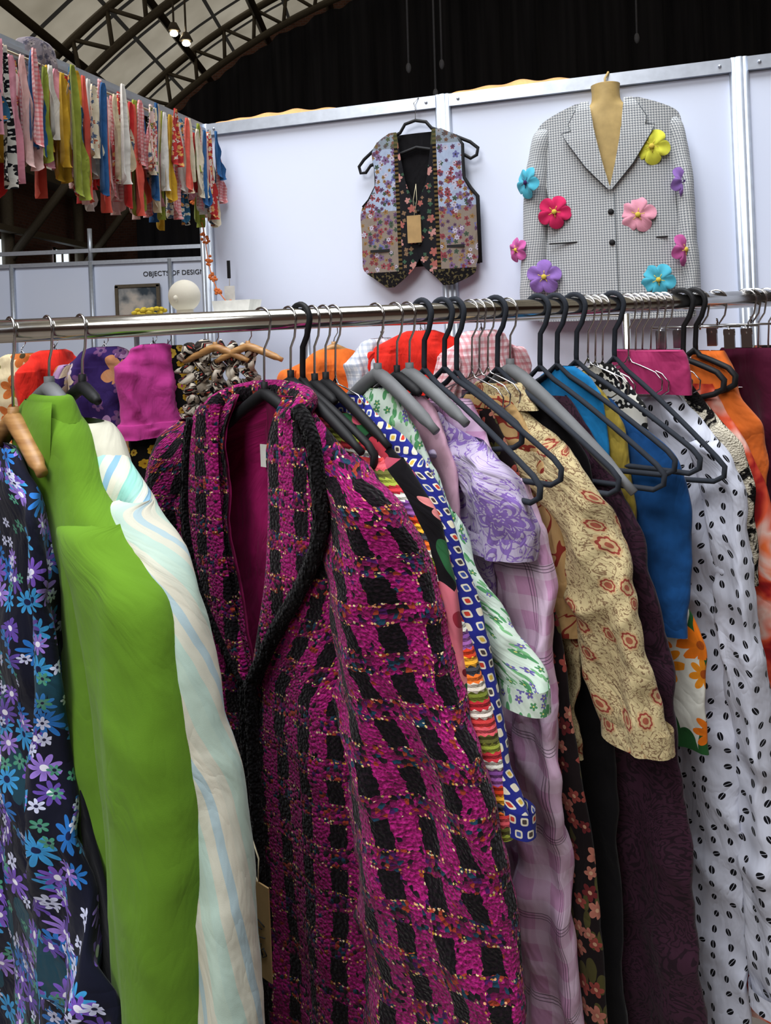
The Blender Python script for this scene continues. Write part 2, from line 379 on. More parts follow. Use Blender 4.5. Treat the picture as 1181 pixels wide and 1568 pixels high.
def hang(name,s,prof,m,length=1.25,t=.022,sleeve=None,g=(1,-1),seed=None,fold=.007,collar=None,lim=.19,far=None,p=.7,fk=38,noff=0.,extra=None,wr=1.):
    fr=frame(s,g); seed=s*37. if seed is None else seed; b=B(); nf=near_fn(prof); z0=max(q[1] for q in prof)
    rows=[]; K=16; zz=[z0-(length+z0)*(i/K)**1.7 for i in range(K+1)]
    for i,z in enumerate(zz):
        nd=nf(z)
        if sleeve: nd=min(nd,lim)
        fd=far(z) if far else -min(nf(z),.21)
        rows.append((z,fd,nd,t*(.55 if i==0 else .8 if i==1 else 1),noff))
    loft(b,fr,rows,m,48,110,p,fold,fk,seed,wr)
    if sleeve:
        w,ze,ts=sleeve[:3]; sm_=sleeve[3] if len(sleeve)>3 else m
        zc=[z0-i*.004 for i in range(200)]; zs=max([z for z in zc if nf(z)>=lim*.93] or [z0-.1])
        K=9; r2=[(zs+.012,nf(zs)-w*.55,nf(zs)-.008,ts*.45,noff+.004)]
        for i in range(K+1):
            z=zs-.004-(zs-ze)*(i/K)**1.3; d1=nf(z)+.002; ww=w*(.85 if i==0 else 1-.15*i/K)
            r2.append((z,d1-ww,d1,ts*(.85 if i==0 else 1),noff+.006))
        loft(b,fr,r2,sm_,40,110,.85,fold*.9,55,seed+2.1,wr)
        d1=nf(ze)+.003
        loft(b,fr,[(ze+.03,d1-w*.86,d1+.002,ts*1.03,noff+.006),(ze-.003,d1-w*.86,d1+.002,ts*1.05,noff+.006)],sm_,30,6,.85,0,55,seed+2.1)
    if collar:
        loft(b,fr,[(z0+.006,-.036,.038,t*.9,noff),(z0+.009,-.044,.046,t*1.15,noff),(z0-.012,-.058,.062,t*1.3,noff),(z0-.034,-.070,.078,t*1.35,noff)],collar,30,14,.85,.002,40,seed)
    if extra: extra(b,fr)
    return b.make(name)
# ---------------------------------------------------------------- clothing materials
def mat_floral(name,base,layers,leaf=None,rough=.85,wr=.5,sheen=.1,basevar=.1):
    t=T(name,rough,.25,0,sheen); uv=t.uv()
    c=t.ramp(t.noise(uv,12,2),[(.3,tuple(x*(1-basevar) for x in base)),(.7,tuple(min(1,x*(1+basevar)) for x in base))])
    uvd=t.vm('ADD',uv,t.vm('SCALE',t.vm('SUBTRACT',t.noise(uv,22,2,color=True),(.5,.5,.5)),sc=.006))
    if leaf:
        for i,(sc,colr,R,dens) in enumerate(leaf):
            q=t.flower(t.map(uvd,rot=(0,0,.6+i),sc=(1,.45,1)),sc,2,R,3.3+i,dens,.1); c=t.mix(q[0],c,colr)
    for i,(sc,n,R,cols,cen,dens,lo) in enumerate(layers):
        mk,mc,rn,rd=t.flower(uvd,sc,n,R,1.7*i+.4,dens,lo)
        fc=t.pick(rn,cols); fc=t.mix(t.ma('MULTIPLY',t.ma('SUBTRACT',1.,rd,clamp=True),.45),fc,tuple(x*.35 for x in cols[0]))
        c=t.mix(mk,c,fc); c=t.mix(mc,c,cen)
    return t.cloth(c,wr)
def mat_tweed():
    t=T('pink_tweed_plaid',1.,.06,0,.15); uv=t.uv()
    d=t.vm('SCALE',t.vm('SUBTRACT',t.noise(uv,80,3,.6,color=True),(.5,.5,.5)),sc=.014)
    x,y,_=t.sep(t.vm('ADD',uv,d)); fx=t.fr(x,.054); fy=t.fr(y,.062)
    dx=t.lt(fx,.46); dy=t.lt(fy,.56); nd=t.ma('SUBTRACT',1.,dy); ndx=t.ma('SUBTRACT',1.,dx)
    n1=t.noise(uv,260,2); mag=t.ramp(n1,[(.3,S(84,10,54)),(.5,S(142,22,96)),(.72,S(180,44,130))])
    blk=t.ramp(n1,[(.4,S(8,7,10)),(.75,S(34,21,30))])
    vv=t.vor(uv,190,1.); rr=t.sep(vv['Color'])
    multi=t.pick(rr[0],[S(96,16,64),S(62,22,76),S(20,17,20),S(120,22,76),S(26,56,76),S(30,22,28),S(140,52,36),S(92,18,62)])
    c=t.mix(t.mul(dx,dy),mag,blk)
    c=t.mix(t.mul(t.mul(dx,nd),t.gt(rr[1],.08)),c,multi)
    c=t.mix(t.mul(t.mul(ndx,nd),t.gt(rr[1],.55)),c,multi)
    c=t.mix(t.mul(t.mul(ndx,dy),t.gt(rr[1],.90)),c,multi)
    b1=t.lt(t.ma('ABSOLUTE',t.ma('SUBTRACT',fy,.59)),.05); b2=t.gt(fy,.93)
    v2=t.vor(uv,230,.9); r2=t.sep(v2['Color'])
    fl=t.mul(t.lt(v2['Distance'],.36),t.gt(r2[1],.45))
    gold=t.pick(r2[2],[S(205,180,110),S(215,195,150),S(180,130,50),S(215,150,110)])
    c=t.mix(t.mul(fl,t.ma('MAXIMUM',b2,t.mul(b1,t.gt(r2[0],.5)))),c,gold)
    edge=t.lt(t.ma('ABSOLUTE',t.ma('SUBTRACT',fx,.50)),.05)
    c=t.mix(t.mul(t.mul(edge,fl),t.gt(r2[0],.65)),c,gold)
    t.col(c); t.bump(t.noise(t.obj(),8,3,.55,.5),.5,.02)
    t.bump(vv['Distance'],.6,.004); t.bump(n1,.5,.004); return t.m
M_tweed=mat_tweed()
m_knitblack=T('black_knit_trim',.95,.1,0,.1)
n_=m_knitblack.n('ShaderNodeTexVoronoi'); m_knitblack.put(n_.inputs['Vector'],m_knitblack.obj()); n_.inputs['Scale'].default_value=190
m_knitblack.col(m_knitblack.ramp(n_.outputs['Distance'],[(0,S(30,27,30)),(.7,S(6,5,7))])); m_knitblack.bump(n_.outputs['Distance'],.9,.004); m_knitblack=m_knitblack.m
M_maglin=fabric('magenta_lining',S(150,25,90),.2,.6,.45,.1)
M_green=fabric('green_crepe',S(94,134,36),.05,.22,.9,.1)
def mat_mint(name,cols):
    t=T(name,.9,.15,0,.1); x,y,_=t.sep(t.uv()); xx=t.ma('ADD',x,t.mul(t.ma('SUBTRACT',t.noise(t.uv(),4,1),.5),.006))
    return t.cloth(t.ramp(t.fr(xx,.075,.1),list(zip((0,.22,.36,.5,.64,.82),cols)),'CONSTANT'),.35)
M_mint=mat_mint('mint_stripe',[S(140,196,184),S(196,203,188),S(208,206,190),S(132,172,196),S(198,202,190),S(152,198,188)])
M_mint2=mat_mint('pale_mint_stripe',[S(172,192,180),S(190,190,176),S(196,193,178),S(160,180,186),S(190,190,176),S(168,190,180)])
M_creamlin=fabric('cream_linen',S(196,194,178),.08,.4)
M_navyfl=mat_floral('navy_floral',S(14,16,34),[(23,9,.48,[S(40,110,190),S(60,150,210),S(50,120,190)],S(20,30,70),.7,.25),(27,9,.5,[S(120,85,190),S(95,70,160),S(150,120,210)],S(225,225,240),.6,.25),(48,6,.45,[S(200,205,235),S(60,140,110)],S(30,30,60),.3,.3)],[(16,S(25,60,75),.5,.4)],.7,.6)
M_navy=fabric('dark_navy_cloth',S(16,17,24),.15,.5)
t=T('striped_chunky_knit',.95,.15,0,.2); uv=t.uv(); x,y,_=t.sep(uv)
zg=t.mul(t.ma('PINGPONG',x,.005),.6); yy=t.ma('ADD',t.ma('ADD',y,zg),t.mul(t.noise(uv,60,2),.006))
cols=[S(200,60,60),S(225,215,205),S(180,40,50),S(110,120,40),S(215,205,190),S(225,110,40),S(60,60,70),S(235,170,50),S(200,60,30),S(150,90,160),S(120,70,140),S(210,210,200),S(190,50,60),S(150,160,60),S(90,90,40),S(220,90,100)]
c=t.pick(t.fr(yy,.17),cols); t.col(c); t.bump(t.ma('PINGPONG',y,.004),1.,.4); t.bump(t.noise(uv,300,2),.5,.003); M_knit=t.m
M_rose=mat_floral('rose_print',S(16,14,18),[(11,5,.62,[S(205,110,125),S(170,70,90),S(215,140,140)],S(130,35,50),.85,.7),(16,5,.4,[S(180,55,70),S(205,125,125)],S(100,25,35),.5,.6)],[(14,S(35,80,48),.6,.7)])
t=T('blue_geo_print',.8,.25,0,.1); x,y,_=t.sep(t.uv())
ry=t.ma('FLOOR',t.ma('DIVIDE',y,.0165)); x2=t.ma('MULTIPLY_ADD',t.ma('FLOORED_MODULO',ry,2.),.008,x); cx=t.ma('FLOOR',t.ma('DIVIDE',x2,.016))
lx=t.ma('ABSOLUTE',t.ma('SUBTRACT',t.fr(x2,.016),.5)); ly=t.ma('ABSOLUTE',t.ma('SUBTRACT',t.fr(y,.0165),.5))
r=t.ma('POWER',t.ma('ADD',t.ma('POWER',lx,4.),t.ma('POWER',ly,4.)),.25); wn=t.n('ShaderNodeTexWhiteNoise'); t.put(wn.inputs['Vector'],t.comb(cx,ry,0.))
c=t.mix(t.lt(r,.31),S(34,40,125),S(215,210,190)); c=t.mix(t.lt(r,.18),c,t.pick(wn.outputs[0],[S(190,60,45),S(205,170,70),S(60,80,150),S(215,205,180),S(70,60,60)]))
M_blue=t.cloth(c,.5)
M_greenfl=mat_floral('white_green_sprig',S(196,212,200),[(60,5,.38,[S(110,100,170),S(80,145,90)],S(210,210,120),.6,.4)],[(62,S(80,145,95),.42,.5),(75,S(115,170,120),.4,.5)])
t=T('lilac_embroidered',.8,.25,0,.15); uv=t.uv()
nz=t.noise(uv,30,3,.5,2.); c=t.mix(t.lt(t.ma('ABSOLUTE',t.ma('SUBTRACT',nz,.5)),.025),S(184,172,200),S(128,98,172)); mk,mc,rn,rd=t.flower(uv,9,7,.5,.9,.8,.5)
c=t.mix(t.mul(mk,t.gt(t.fr(rd,.33),.45)),c,S(130,102,175)); M_lilac=t.cloth(c,.7)
def mat_plaid(name,base,band,line,per=.055):
    t=T(name,.85,.2,0,.1); x,y,_=t.sep(t.uv())
    c=t.mix(t.mul(t.lt(t.fr(x,per),.45),.5),base,band); c=t.mix(t.mul(t.lt(t.fr(y,per),.45),.5),c,band)
    for a in (x,y):
        for o in (0.,.035,.07): c=t.mix(t.mul(t.lt(t.fr(a,per*2.6,o),.010),.75),c,line)
    return t.cloth(c,.6)
M_plaid=mat_plaid('lilac_plaid',S(202,152,192),S(226,206,228),S(66,46,68),.05)
M_rust=mat_floral('rust_floral',S(24,16,18),[(34,5,.5,[S(150,70,62),S(180,115,98),S(105,36,40)],S(190,150,120),.8,.5)],[(34,S(75,72,38),.5,.6)])
t=T('cream_paisley',.85,.25,0,.1); uv=t.uv()
nz=t.noise(uv,85,2,.5,1.5); c=t.mix(t.lt(t.ma('ABSOLUTE',t.ma('SUBTRACT',nz,.5)),.032),S(194,178,136),S(128,104,78))
mk,mc,rn,rd=t.flower(uv,25,8,.40,2.2,.65,.85,.3,.5); c=t.mix(mk,c,S(182,154,114)); c=t.mix(t.mul(mk,t.mul(t.gt(rd,.6),t.lt(rd,.8))),c,S(136,60,50)); c=t.mix(mc,c,S(146,78,60))
M_cream=t.cloth(c,.7)
t=T('tan_chain_print',.8,.25); uv=t.uv(); nz=t.noise(uv,16,2,.5,1.)
c=t.mix(t.lt(t.ma('ABSOLUTE',t.ma('SUBTRACT',nz,.5)),.02),S(176,144,98),S(126,46,38)); M_tan=t.cloth(c,.7)
t=T('aubergine_brocade',.6,.35,0,.1); uv=t.uv(); nz=t.noise(uv,11,3,.5,2.5)
c=t.mix(t.lt(t.fr(nz,.09),.35),S(54,27,44),S(32,15,27)); M_purple=t.cloth(c,.6)
M_denim=fabric('blue_denim',S(24,70,124),.3,.5)
M_crochet=fabric('yellow_crochet',S(160,140,60),.4,1.)
M_orfl=mat_floral('orange_bloom_white',S(206,206,198),[(14,8,.55,[S(220,135,30),S(225,115,25)],S(150,70,20),.9,.5)],[(14,S(36,84,42),.7,.8)])
t=T('leaf_dot_white',.85,.25,0,.1); uv=t.uv(); v=t.vm('ADD',uv,(.3,.2,0)); vo=t.vor(v,37,.45)
l=t.vm('SCALE',t.vm('SUBTRACT',v,vo['Position']),sc=37.); rn=t.sep(vo['Color'])
vr=t.n('ShaderNodeVectorRotate'); vr.rotation_type='Z_AXIS'; t.put(vr.inputs['Vector'],l); t.put(vr.inputs['Angle'],t.ma('MULTIPLY_ADD',rn[0],1.6,.5)); x,y,_=t.sep(vr.outputs[0])
e=t.ma('ADD',t.ma('POWER',t.ma('ABSOLUTE',t.ma('DIVIDE',x,.24)),2.),t.ma('POWER',t.ma('ABSOLUTE',t.ma('DIVIDE',y,.16)),2.))
mk=t.mul(t.lt(e,1.),t.gt(t.ma('ABSOLUTE',y),.012)); M_polka=t.cloth(t.mix(mk,S(196,200,216),S(14,14,20)),.6)
t=T('red_tiedye',.8,.3); uv=t.uv(); c=t.ramp(t.noise(uv,9,3,.5,1.),[(.3,S(30,20,25)),(.42,S(150,30,30)),(.5,S(220,90,60)),(.6,S(225,190,180)),(.7,S(225,110,60))]); M_tiedye=t.cloth(c,.6)
M_pinksat=fabric('pink_satin',S(165,50,100),.1,.6,.4)
M_orange=fabric('orange_cloth',S(220,110,45),.15,.6)
M_red=fabric('red_cloth',S(215,45,35),.15,.6)
M_blkc=fabric('black_cloth',S(20,19,22),.2,.5)
M_bblue=fabric('bright_blue',S(30,120,180),.2,.5)
M_palepink=fabric('pale_pink',S(208,165,186),.1,.5)
M_magenta=fabric('magenta_cloth',S(185,60,140),.1,.5)
M_maroon=fabric('maroon_cloth',S(70,16,40),.2,.5)
t=T('black_cream_fur',.95,.1); c=t.ramp(t.noise(t.uv(),26,4,.6,.8),[(.47,S(16,14,15)),(.53,S(205,198,180))]); t.col(c); t.bump(t.noise(t.uv(),300,2),1.,.006); M_fur=t.m
M_bwzig=mat_floral('black_white_print',S(210,208,200),[(46,4,.6,[S(20,20,25),S(30,30,30)],S(210,210,210),.8,.6)])
# ---------------------------------------------------------------- FRONT RACK
b=B(); L0=Vector((*Rp(-.62),CAMH+RZ)); L1=Vector((*Rp(2.05),CAMH+RZ)); rd=(L1-L0).normalized(); rp=Vector((rd.y,-rd.x,0))
b.tube([L0,L1],.0165,m_chromer,32)
for P in (L0,L1):
    b.ball(P,.022,m_chromer); b.tube([P,Vector((P.x,P.y,.06))],.015,m_chromer,16)
    b.tube([Vector((P.x,P.y,.06))-rp*.28,Vector((P.x,P.y,.06))+rp*.28],.015,m_chromer,12)
    for k in (-.27,.27): b.ball(Vector((P.x,P.y,.028))+rp*k,.028,m_blk)
b.tube([Vector((L0.x,L0.y,.1)),Vector((L1.x,L1.y,.1))],.012,m_chromer,12)
b.make('chrome_clothes_rack')
hang('navy_floral_dress',.0,[(.05,-.165),(.085,-.20),(.13,-.242),(.145,-.30),(.16,-.45),(.17,-.58),(.23,-.72),(.29,-.80),(.34,-.95),(.4,-1.2)],M_navyfl,1.35,.02,None,far=lambda z:-.2,fold=.014,fk=60)
hang('dark_navy_dress',.024,[(.04,-.20),(.06,-.28),(.09,-.36),(.13,-.48),(.165,-.60),(.225,-.72),(.29,-.80),(.36,-.95),(.43,-1.2)],M_navy,1.35,.008,None,far=lambda z:-.2,fold=.006)
hanger(.012,'wood',near=.10,far=.2,drop=.15,zn=-.125)
def green_extra(b,fr):
    panel(b,fr,[(-.105,-.04,.055,-.008),(-.13,-.06,.070,0),(-.18,-.05,.072,.004),(-.28,-.03,.05,.004),(-.42,-.02,.0,0)],M_green,.026,.010,.004)
    loft(b,fr,[(-.098,-.04,.045,.014,0),(-.104,-.05,.056,.022,0),(-.135,-.065,.074,.030,0)],M_green,30,10,.85,.001,40,1.)
hang('green_blazer',.06,[(.055,-.118),(.09,-.150),(.12,-.19),(.155,-.232),(.205,-.260),(.25,-.277),(.29,-.305),(.326,-.408),(.339,-.476),(.356,-.612),(.352,-.77),(.35,-1.3)],M_green,1.25,.036,(.17,-1.2,.046),fold=.0045,lim=.225,extra=green_extra)
hanger(.06,'grey',zn=-.085,drop=.10,near=.05)
def mint_extra(b,fr):
    loft(b,fr,[(-.14,-.045,.045,.020,0),(-.146,-.055,.062,.028,0),(-.17,-.07,.09,.034,0),(-.21,-.07,.12,.034,.0),(-.245,-.05,.13,.030,0)],M_creamlin,30,20,.85,.003,40,1.)
hang('mint_striped_jacket',.104,[(.05,-.15),(.10,-.182),(.15,-.215),(.20,-.25),(.245,-.28),(.28,-.32),(.31,-.40),(.335,-.50),(.36,-.60),(.385,-.76),(.41,-.95),(.41,-1.3)],M_mint,1.3,.030,(.095,-1.2,.036,M_mint2),lim=.20,extra=mint_extra,fold=.006,wr=1.6)
hanger(.104,'black',zn=-.085,drop=.10,near=.05)
# pink tweed jacket
FP=frame(.362,(.8,-.6))
def lerp_tab(tab,z):
    if z>=tab[0][0]: return tab[0][1]
    for (z0,a0),(z1,a1) in zip(tab,tab[1:]):
        if z>=z1: return a0+(a1-a0)*(z0-z)/(z0-z1)
    return tab[-1][1]
b=B()
near=[(-.122,.07),(-.145,.105),(-.18,.14),(-.23,.195),(-.27,.235),(-.33,.262),(-.40,.27),(-.8,.29),(-1.3,.30)]
farp=[(-.122,-.07),(-.145,-.11),(-.18,-.165),(-.22,-.22),(-.30,-.25),(-.8,-.27),(-1.3,-.28)]
on=[(-.122,.055),(-.17,.045),(-.30,.045),(-.42,.03),(-.55,-.008),(-1.3,-.012)]
of=[(-.122,-.045),(-.17,-.06),(-.34,-.055),(-.45,-.035),(-.55,-.012),(-1.3,-.016)]
def shell(b,m,inset):
    vs=[];uvs=[];fs=[];M,N=140,72
    for i in range(M+1):
        z=-.122-(1.3-.122)*i/M; d1=lerp_tab(near,z)-inset; d0=lerp_tab(farp,z)+inset; dc=(d0+d1)/2; hw=(d1-d0)/2; tt=.036*min(1,.4+(-.122-z)*8)-inset
        oN,oF=lerp_tab(on,z),lerp_tab(of,z)
        def inv(d):
            c=max(-1,min(1,(d-dc)/hw)); return math.acos(sgp(c,1/.75))
        pa=inv(oN); pb=inv(oF); tot=2*math.pi-(pb-pa); ring=[]
        for j in range(N+1):
            ph=pa-tot*j/N; c,s_=math.cos(ph),math.sin(ph); dd=dc+hw*sgp(c,.75); nn=tt*sgp(s_,.75)
            am=.011*min(1,i/M*2); w=am*(math.sin(24*dd+3*z+1)+.5*math.sin(52*dd-2*z))+.008*mnoise.noise(Vector((dd*9,z*8,3.3)))+.005*wrinkle(dd,z,2.2)
            if s_<0: w*=.3
            ring.append((dd,nn+w,z))
        cum=[0]
        for j in range(N): cum.append(cum[-1]+math.hypot(ring[j+1][0]-ring[j][0],ring[j+1][1]-ring[j][1]))
        for j,(dd,nn,zz) in enumerate(ring): vs.append(FP.p(dd,zz,nn)); uvs.append((cum[j]-(0 if j<N/2 else cum[-1])-oN,zz))
    for i in range(M):
        for j in range(N):
            k=i*(N+1)+j; fs.append((k,k+1,k+N+2,k+N+1))
    b.add(vs,fs,m,uvs)
shell(b,M_tweed,0); shell(b,M_maglin,.006)
lin=[(-.135,.07,.112,-.006),(-.158,.058,.136,.0),(-.20,.048,.150,.003),(-.30,.045,.155,.006),(-.38,.035,.118,.006),(-.46,.015,.058,.003),(-.55,-.010,.0,0)]
lif=[(-.135,-.105,-.06,-.004),(-.16,-.125,-.062,.0),(-.22,-.135,-.062,.004),(-.32,-.14,-.056,.006),(-.42,-.118,-.042,.006),(-.50,-.07,-.025,.003),(-.56,-.025,-.014,0)]
panel(b,FP,lin,M_tweed,.036,.010,.008,50,16)
panel(b,FP,lif,M_tweed,.036,.009,.008,50,16)
b.tube(sm([FP.p(.09,-.155,.04),FP.p(.096,-.138,.018),FP.p(.082,-.128,-.012),FP.p(.03,-.120,-.028),FP.p(-.03,-.120,-.026),FP.p(-.075,-.128,-.006),FP.p(-.09,-.14,.018),FP.p(-.085,-.155,.036)],4),[.015+.003*math.sin(i/28*math.pi) for i in range(29)],M_tweed,14)
def shag(pts,r,k=6):
    P=sm(pts,k); rs=[r*(1+.18*mnoise.noise(Vector((i*.9,r*100,0)))) for i in range(len(P))]; b.tube(P,rs,m_knitblack,14)
    random.seed(11)
    for i in range(len(P)-1):
        for q in range(5):
            f=random.random(); p=P[i].lerp(P[i+1],f); th=random.uniform(0,6.28); o=FP.g*math.cos(th)+FP.nn*abs(math.sin(th))
            b.tube([p+o*r*.7,p+o*r*1.15+UP*random.uniform(-.004,.004),p+o*r*1.0+UP*random.uniform(-.010,-.003)],.0012,m_knitblack,4)
shag([FP.p(r[2]-.004,r[0],.040+r[3]) for r in lin],.0115)
shag([FP.p(r[1]+.002,r[0],.038+r[3]) for r in lif[1:]],.0095)
shag([FP.p(-.006,-.55,.044)]+[FP.p(-.004+.004*math.sin(z*20),z,.044) for z in (-.65,-.8,-1.0,-1.3)],.010,10)
shag([FP.p(-.024,-.56,.038)]+[FP.p(-.026+.004*math.sin(z*20),z,.038) for z in (-.65,-.8,-1.0,-1.3)],.009,10)
loft(b,FP,[(-.200,.125,.170,.016,.002),(-.222,.122,.204,.030,.002),(-.25,.122,.240,.036,.003),(-.29,.124,.268,.041,.004),(-.38,.126,.300,.043,.004),(-.50,.130,.333,.043,.004),(-.60,.134,.372,.043,.004),(-.75,.145,.402,.043,.004),(-.88,.16,.413,.043,.004),(-1.1,.18,.42,.042,.004)],M_tweed,56,150,.8,.011,30,1.3,1.7)
loft(b,FP,[(-.17,-.2,-.12,.02,0),(-.21,-.25,-.13,.04,0),(-.30,-.295,-.15,.045,0),(-.5,-.31,-.17,.045,0),(-.8,-.33,-.2,.045,0),(-1.1,-.34,-.22,.04,0)],M_tweed,36,80,.85,.007,40,4.1)
b.box(FP.p(-.005,-.222,-.020),(.05,.002,.036),m_label,FP.ax)
b.make('pink_tweed_jacket')
hanger(.366,'black',g=(.8,-.6),near=.13,far=.13,drop=.14,zn=-.114)
b=B(); ft=FP
b.tube([ft.p(.012,-.74,.075),ft.p(.008,-.77,.08),ft.p(.04,-.81,.085),ft.p(.046,-.77,.088),ft.p(.014,-.74,.078)],.0012,m_string,5)
b.box(ft.p(.04,-.875,.085),(.042,.002,.135),m_kraft,ft.ax)
for st in ([(.012,.01),(-.004,.016),(-.012,.004),(-.004,-.01),(.012,-.006)],[(-.014,.004),(.006,.004)],[(-.01,-.02),(.004,-.018),(.0,-.026),(.006,-.032),(-.01,-.034)],[(.008,-.022),(.014,-.03),(.006,-.036),(.002,-.028),(.008,-.022)]):
    b.tube([ft.p(.04+x,-.875+y,.0875) for x,y in st],.0008,m_blk,5)
b.make('price_tag')
# remaining garments
hang('striped_knit_cardigan',.430,[(.05,-.16),(.10,-.185),(.18,-.237),(.240,-.31),(.268,-.40),(.297,-.46),(.330,-.58),(.345,-.70),(.35,-1.2)],M_knit,.8,.012,(.09,-.68,.020),g=(.78,-.63),fold=.004,lim=.17,far=lambda z:.0,noff=-.004)
hang('rose_print_top',.462,[(.05,-.155),(.11,-.18),(.178,-.222),(.228,-.28),(.262,-.38),(.28,-.50),(.285,-.6),(.285,-1.2)],M_rose,1.0,.012,(.08,-.6,.014),fold=.005)
hang('blue_print_dress',.487,[(.045,-.13),(.095,-.165),(.165,-.205),(.21,-.26),(.242,-.34),(.275,-.46),(.30,-.59),(.338,-.67),(.342,-.70)],M_blue,1.2,.011,(.068,-.675,.017),fold=.007,lim=.19,wr=1.4)
hang('white_sprig_shirt',.551,[(.02,-.125),(.075,-.19),(.12,-.25),(.155,-.31),(.185,-.36),(.222,-.42),(.25,-.46),(.30,-.53),(.30,-.60)],M_greenfl,1.1,.012,(.085,-.545,.022),fold=.009,lim=.17,wr=1.8)
hang('pale_pink_blouse',.605,[(.03,-.14),(.06,-.17),(.085,-.21),(.10,-.26),(.11,-.4)],M_palepink,.6,.012,None,fold=.008,wr=1.6)
hang('lilac_embroidered_blouse',.632,[(.02,-.17),(.066,-.205),(.13,-.218),(.175,-.25),(.20,-.29),(.205,-.33),(.19,-.41),(.19,-.5)],M_lilac,.9,.018,(.125,-.37,.034),fold=.011,lim=.12,wr=2.)
hang('lilac_plaid_shirt',.671,[(.04,-.15),(.083,-.225),(.154,-.285),(.185,-.37),(.192,-.473),(.202,-.714),(.204,-.908),(.21,-1.07),(.21,-1.3)],M_plaid,1.3,.016,(.095,-1.2,.026),fold=.011,lim=.15,wr=2.)
hang('rust_floral_dress',.715,[(.04,-.17),(.08,-.25),(.12,-.33),(.15,-.45),(.19,-.7),(.21,-.95),(.22,-1.3)],M_rust,1.35,.012,None,fold=.007)
hang('tan_chain_print_top',.742,[(.04,-.15),(.08,-.20),(.13,-.27),(.155,-.40),(.165,-.52)],M_tan,.52,.012,None,fold=.008,wr=1.6)
hang('cream_paisley_blouse',.765,[(.03,-.14),(.055,-.178),(.135,-.235),(.185,-.30),(.218,-.38),(.24,-.46),(.261,-.56),(.282,-.645),(.285,-.8)],M_cream,.72,.014,(.125,-.655,.030),fold=.011,lim=.14,collar=M_cream,wr=2.2)
hang('black_lace_top',.81,[(.03,-.14),(.08,-.20),(.12,-.25),(.14,-.35),(.145,-.6),(.15,-1.2)],M_blkc,1.25,.013,None,fold=.007)
hang('aubergine_brocade_dress',.87,[(.03,-.16),(.09,-.25),(.123,-.315),(.166,-.357),(.18,-.48),(.20,-.61),(.212,-.85),(.226,-1.13),(.23,-1.3)],M_purple,1.35,.02,None,fold=.011,far=lambda z:-.2,wr=1.4)
hang('yellow_crochet_top',.915,[(.02,-.12),(.06,-.16),(.09,-.22),(.10,-.35),(.10,-.5)],M_crochet,.5,.012,None,fold=.006)
hang('blue_denim_dress',.954,[(.03,-.17),(.06,-.20),(.12,-.235),(.15,-.27),(.165,-.345),(.155,-.52),(.15,-.6)],M_denim,.56,.016,None,fold=.006)
hang('orange_bloom_shirt',.985,[(.03,-.30),(.06,-.35),(.09,-.42),(.12,-.53),(.153,-.565),(.15,-.72),(.15,-.76)],M_orfl,.76,.014,None,fold=.008,wr=1.5)
hang('leaf_print_dress',1.086,[(.03,-.16),(.063,-.205),(.118,-.26),(.148,-.32),(.162,-.494),(.176,-.71),(.18,-.95),(.19,-1.3)],M_polka,1.35,.02,(.075,-1.2,.028),fold=.012,lim=.125,wr=1.8)
hang('fur_collar_coat',1.12,[(.03,-.15),(.07,-.20),(.12,-.25),(.14,-.33),(.14,-1.2)],M_fur,.5,.02,None,fold=.008)
hang('red_tie_dye_dress',1.175,[(.03,-.16),(.088,-.27),(.12,-.34),(.14,-.55),(.15,-1.3)],M_tiedye,1.3,.018,None,fold=.008)
hang('orange_trousers',1.205,[(.03,-.10),(.045,-.13),(.06,-.18),(.085,-.24),(.09,-.3)],M_orange,.36,.016,None,fold=.012,far=lambda z:-.03)
hang('pink_satin_skirt',1.06,[(.075,-.09),(.08,-.10),(.085,-.13),(.088,-.17)],M_pinksat,.17,.016,None,fold=.008,far=lambda z:-.06)
hang('bright_blue_top',.895,[(.02,-.11),(.05,-.13),(.07,-.16),(.08,-.25)],M_bblue,.3,.010,None,fold=.004)
hang('black_white_zigzag_top',.972,[(.02,-.11),(.05,-.14),(.08,-.18),(.09,-.3)],M_bwzig,.4,.010,None,fold=.004)
hang('maroon_skirt',1.30,[(.05,-.10),(.07,-.13),(.09,-.2),(.09,-.6)],M_maroon,.7,.015,None,fold=.014)
hang('dark_floral_dress',1.38,[(.05,-.10),(.1,-.2),(.15,-.3),(.18,-1.2)],M_rust,1.3,.02,None,fold=.008)
hang('orange_blouse',1.5,[(.05,-.10),(.1,-.2),(.15,-.3),(.18,-1.0)],M_orange,1.0,.02,None,fold=.008)
for s,k,n_,dr in ((.408,'black',.16,.13),(.427,'blackhook',.14,.13),(.446,'black',.05,.13),(.464,'black',.14,.14),(.480,'wire',.05,.09),(.551,'grey',.12,.16),(.584,'black',.05,.14),(.606,'grey',.12,.14),(.632,'velvet',.215,.135),(.668,'velvet',.2,.13),(.69,'velvet',.12,.13),(.718,'wire',.05,.1),(.732,'wire',.05,.1),(.748,'wire',.05,.1),(.766,'velvet',.2,.15),(.790,'grey',.215,.18),(.848,'velvet',.20,.15),(.882,'velvet',.19,.14),(.921,'velvet',.2,.135),(.945,'wire',.05,.1),(.96,'wire',.05,.1),(.975,'wire',.05,.1),(1.0,'velvet',.175,.19),(1.03,'wire',.05,.1),(1.045,'wire',.05,.1),(1.06,'wire',.05,.1),(1.078,'wire',.05,.1),(1.095,'wire',.05,.1),(1.11,'wire',.05,.1),(1.15,'blackhook',.06,.1),(1.178,'blackhook',.06,.1),(1.30,'wire',.05,.1),(1.325,'wire',.05,.1),(1.35,'wire',.05,.1)):
    a=random.uniform(-.06,.06); hanger(s,k,g=(1+a,-1+a),near=n_,far=.2 if k!='wire' else .06,drop=dr,zn=-.10+random.uniform(-.008,.004))
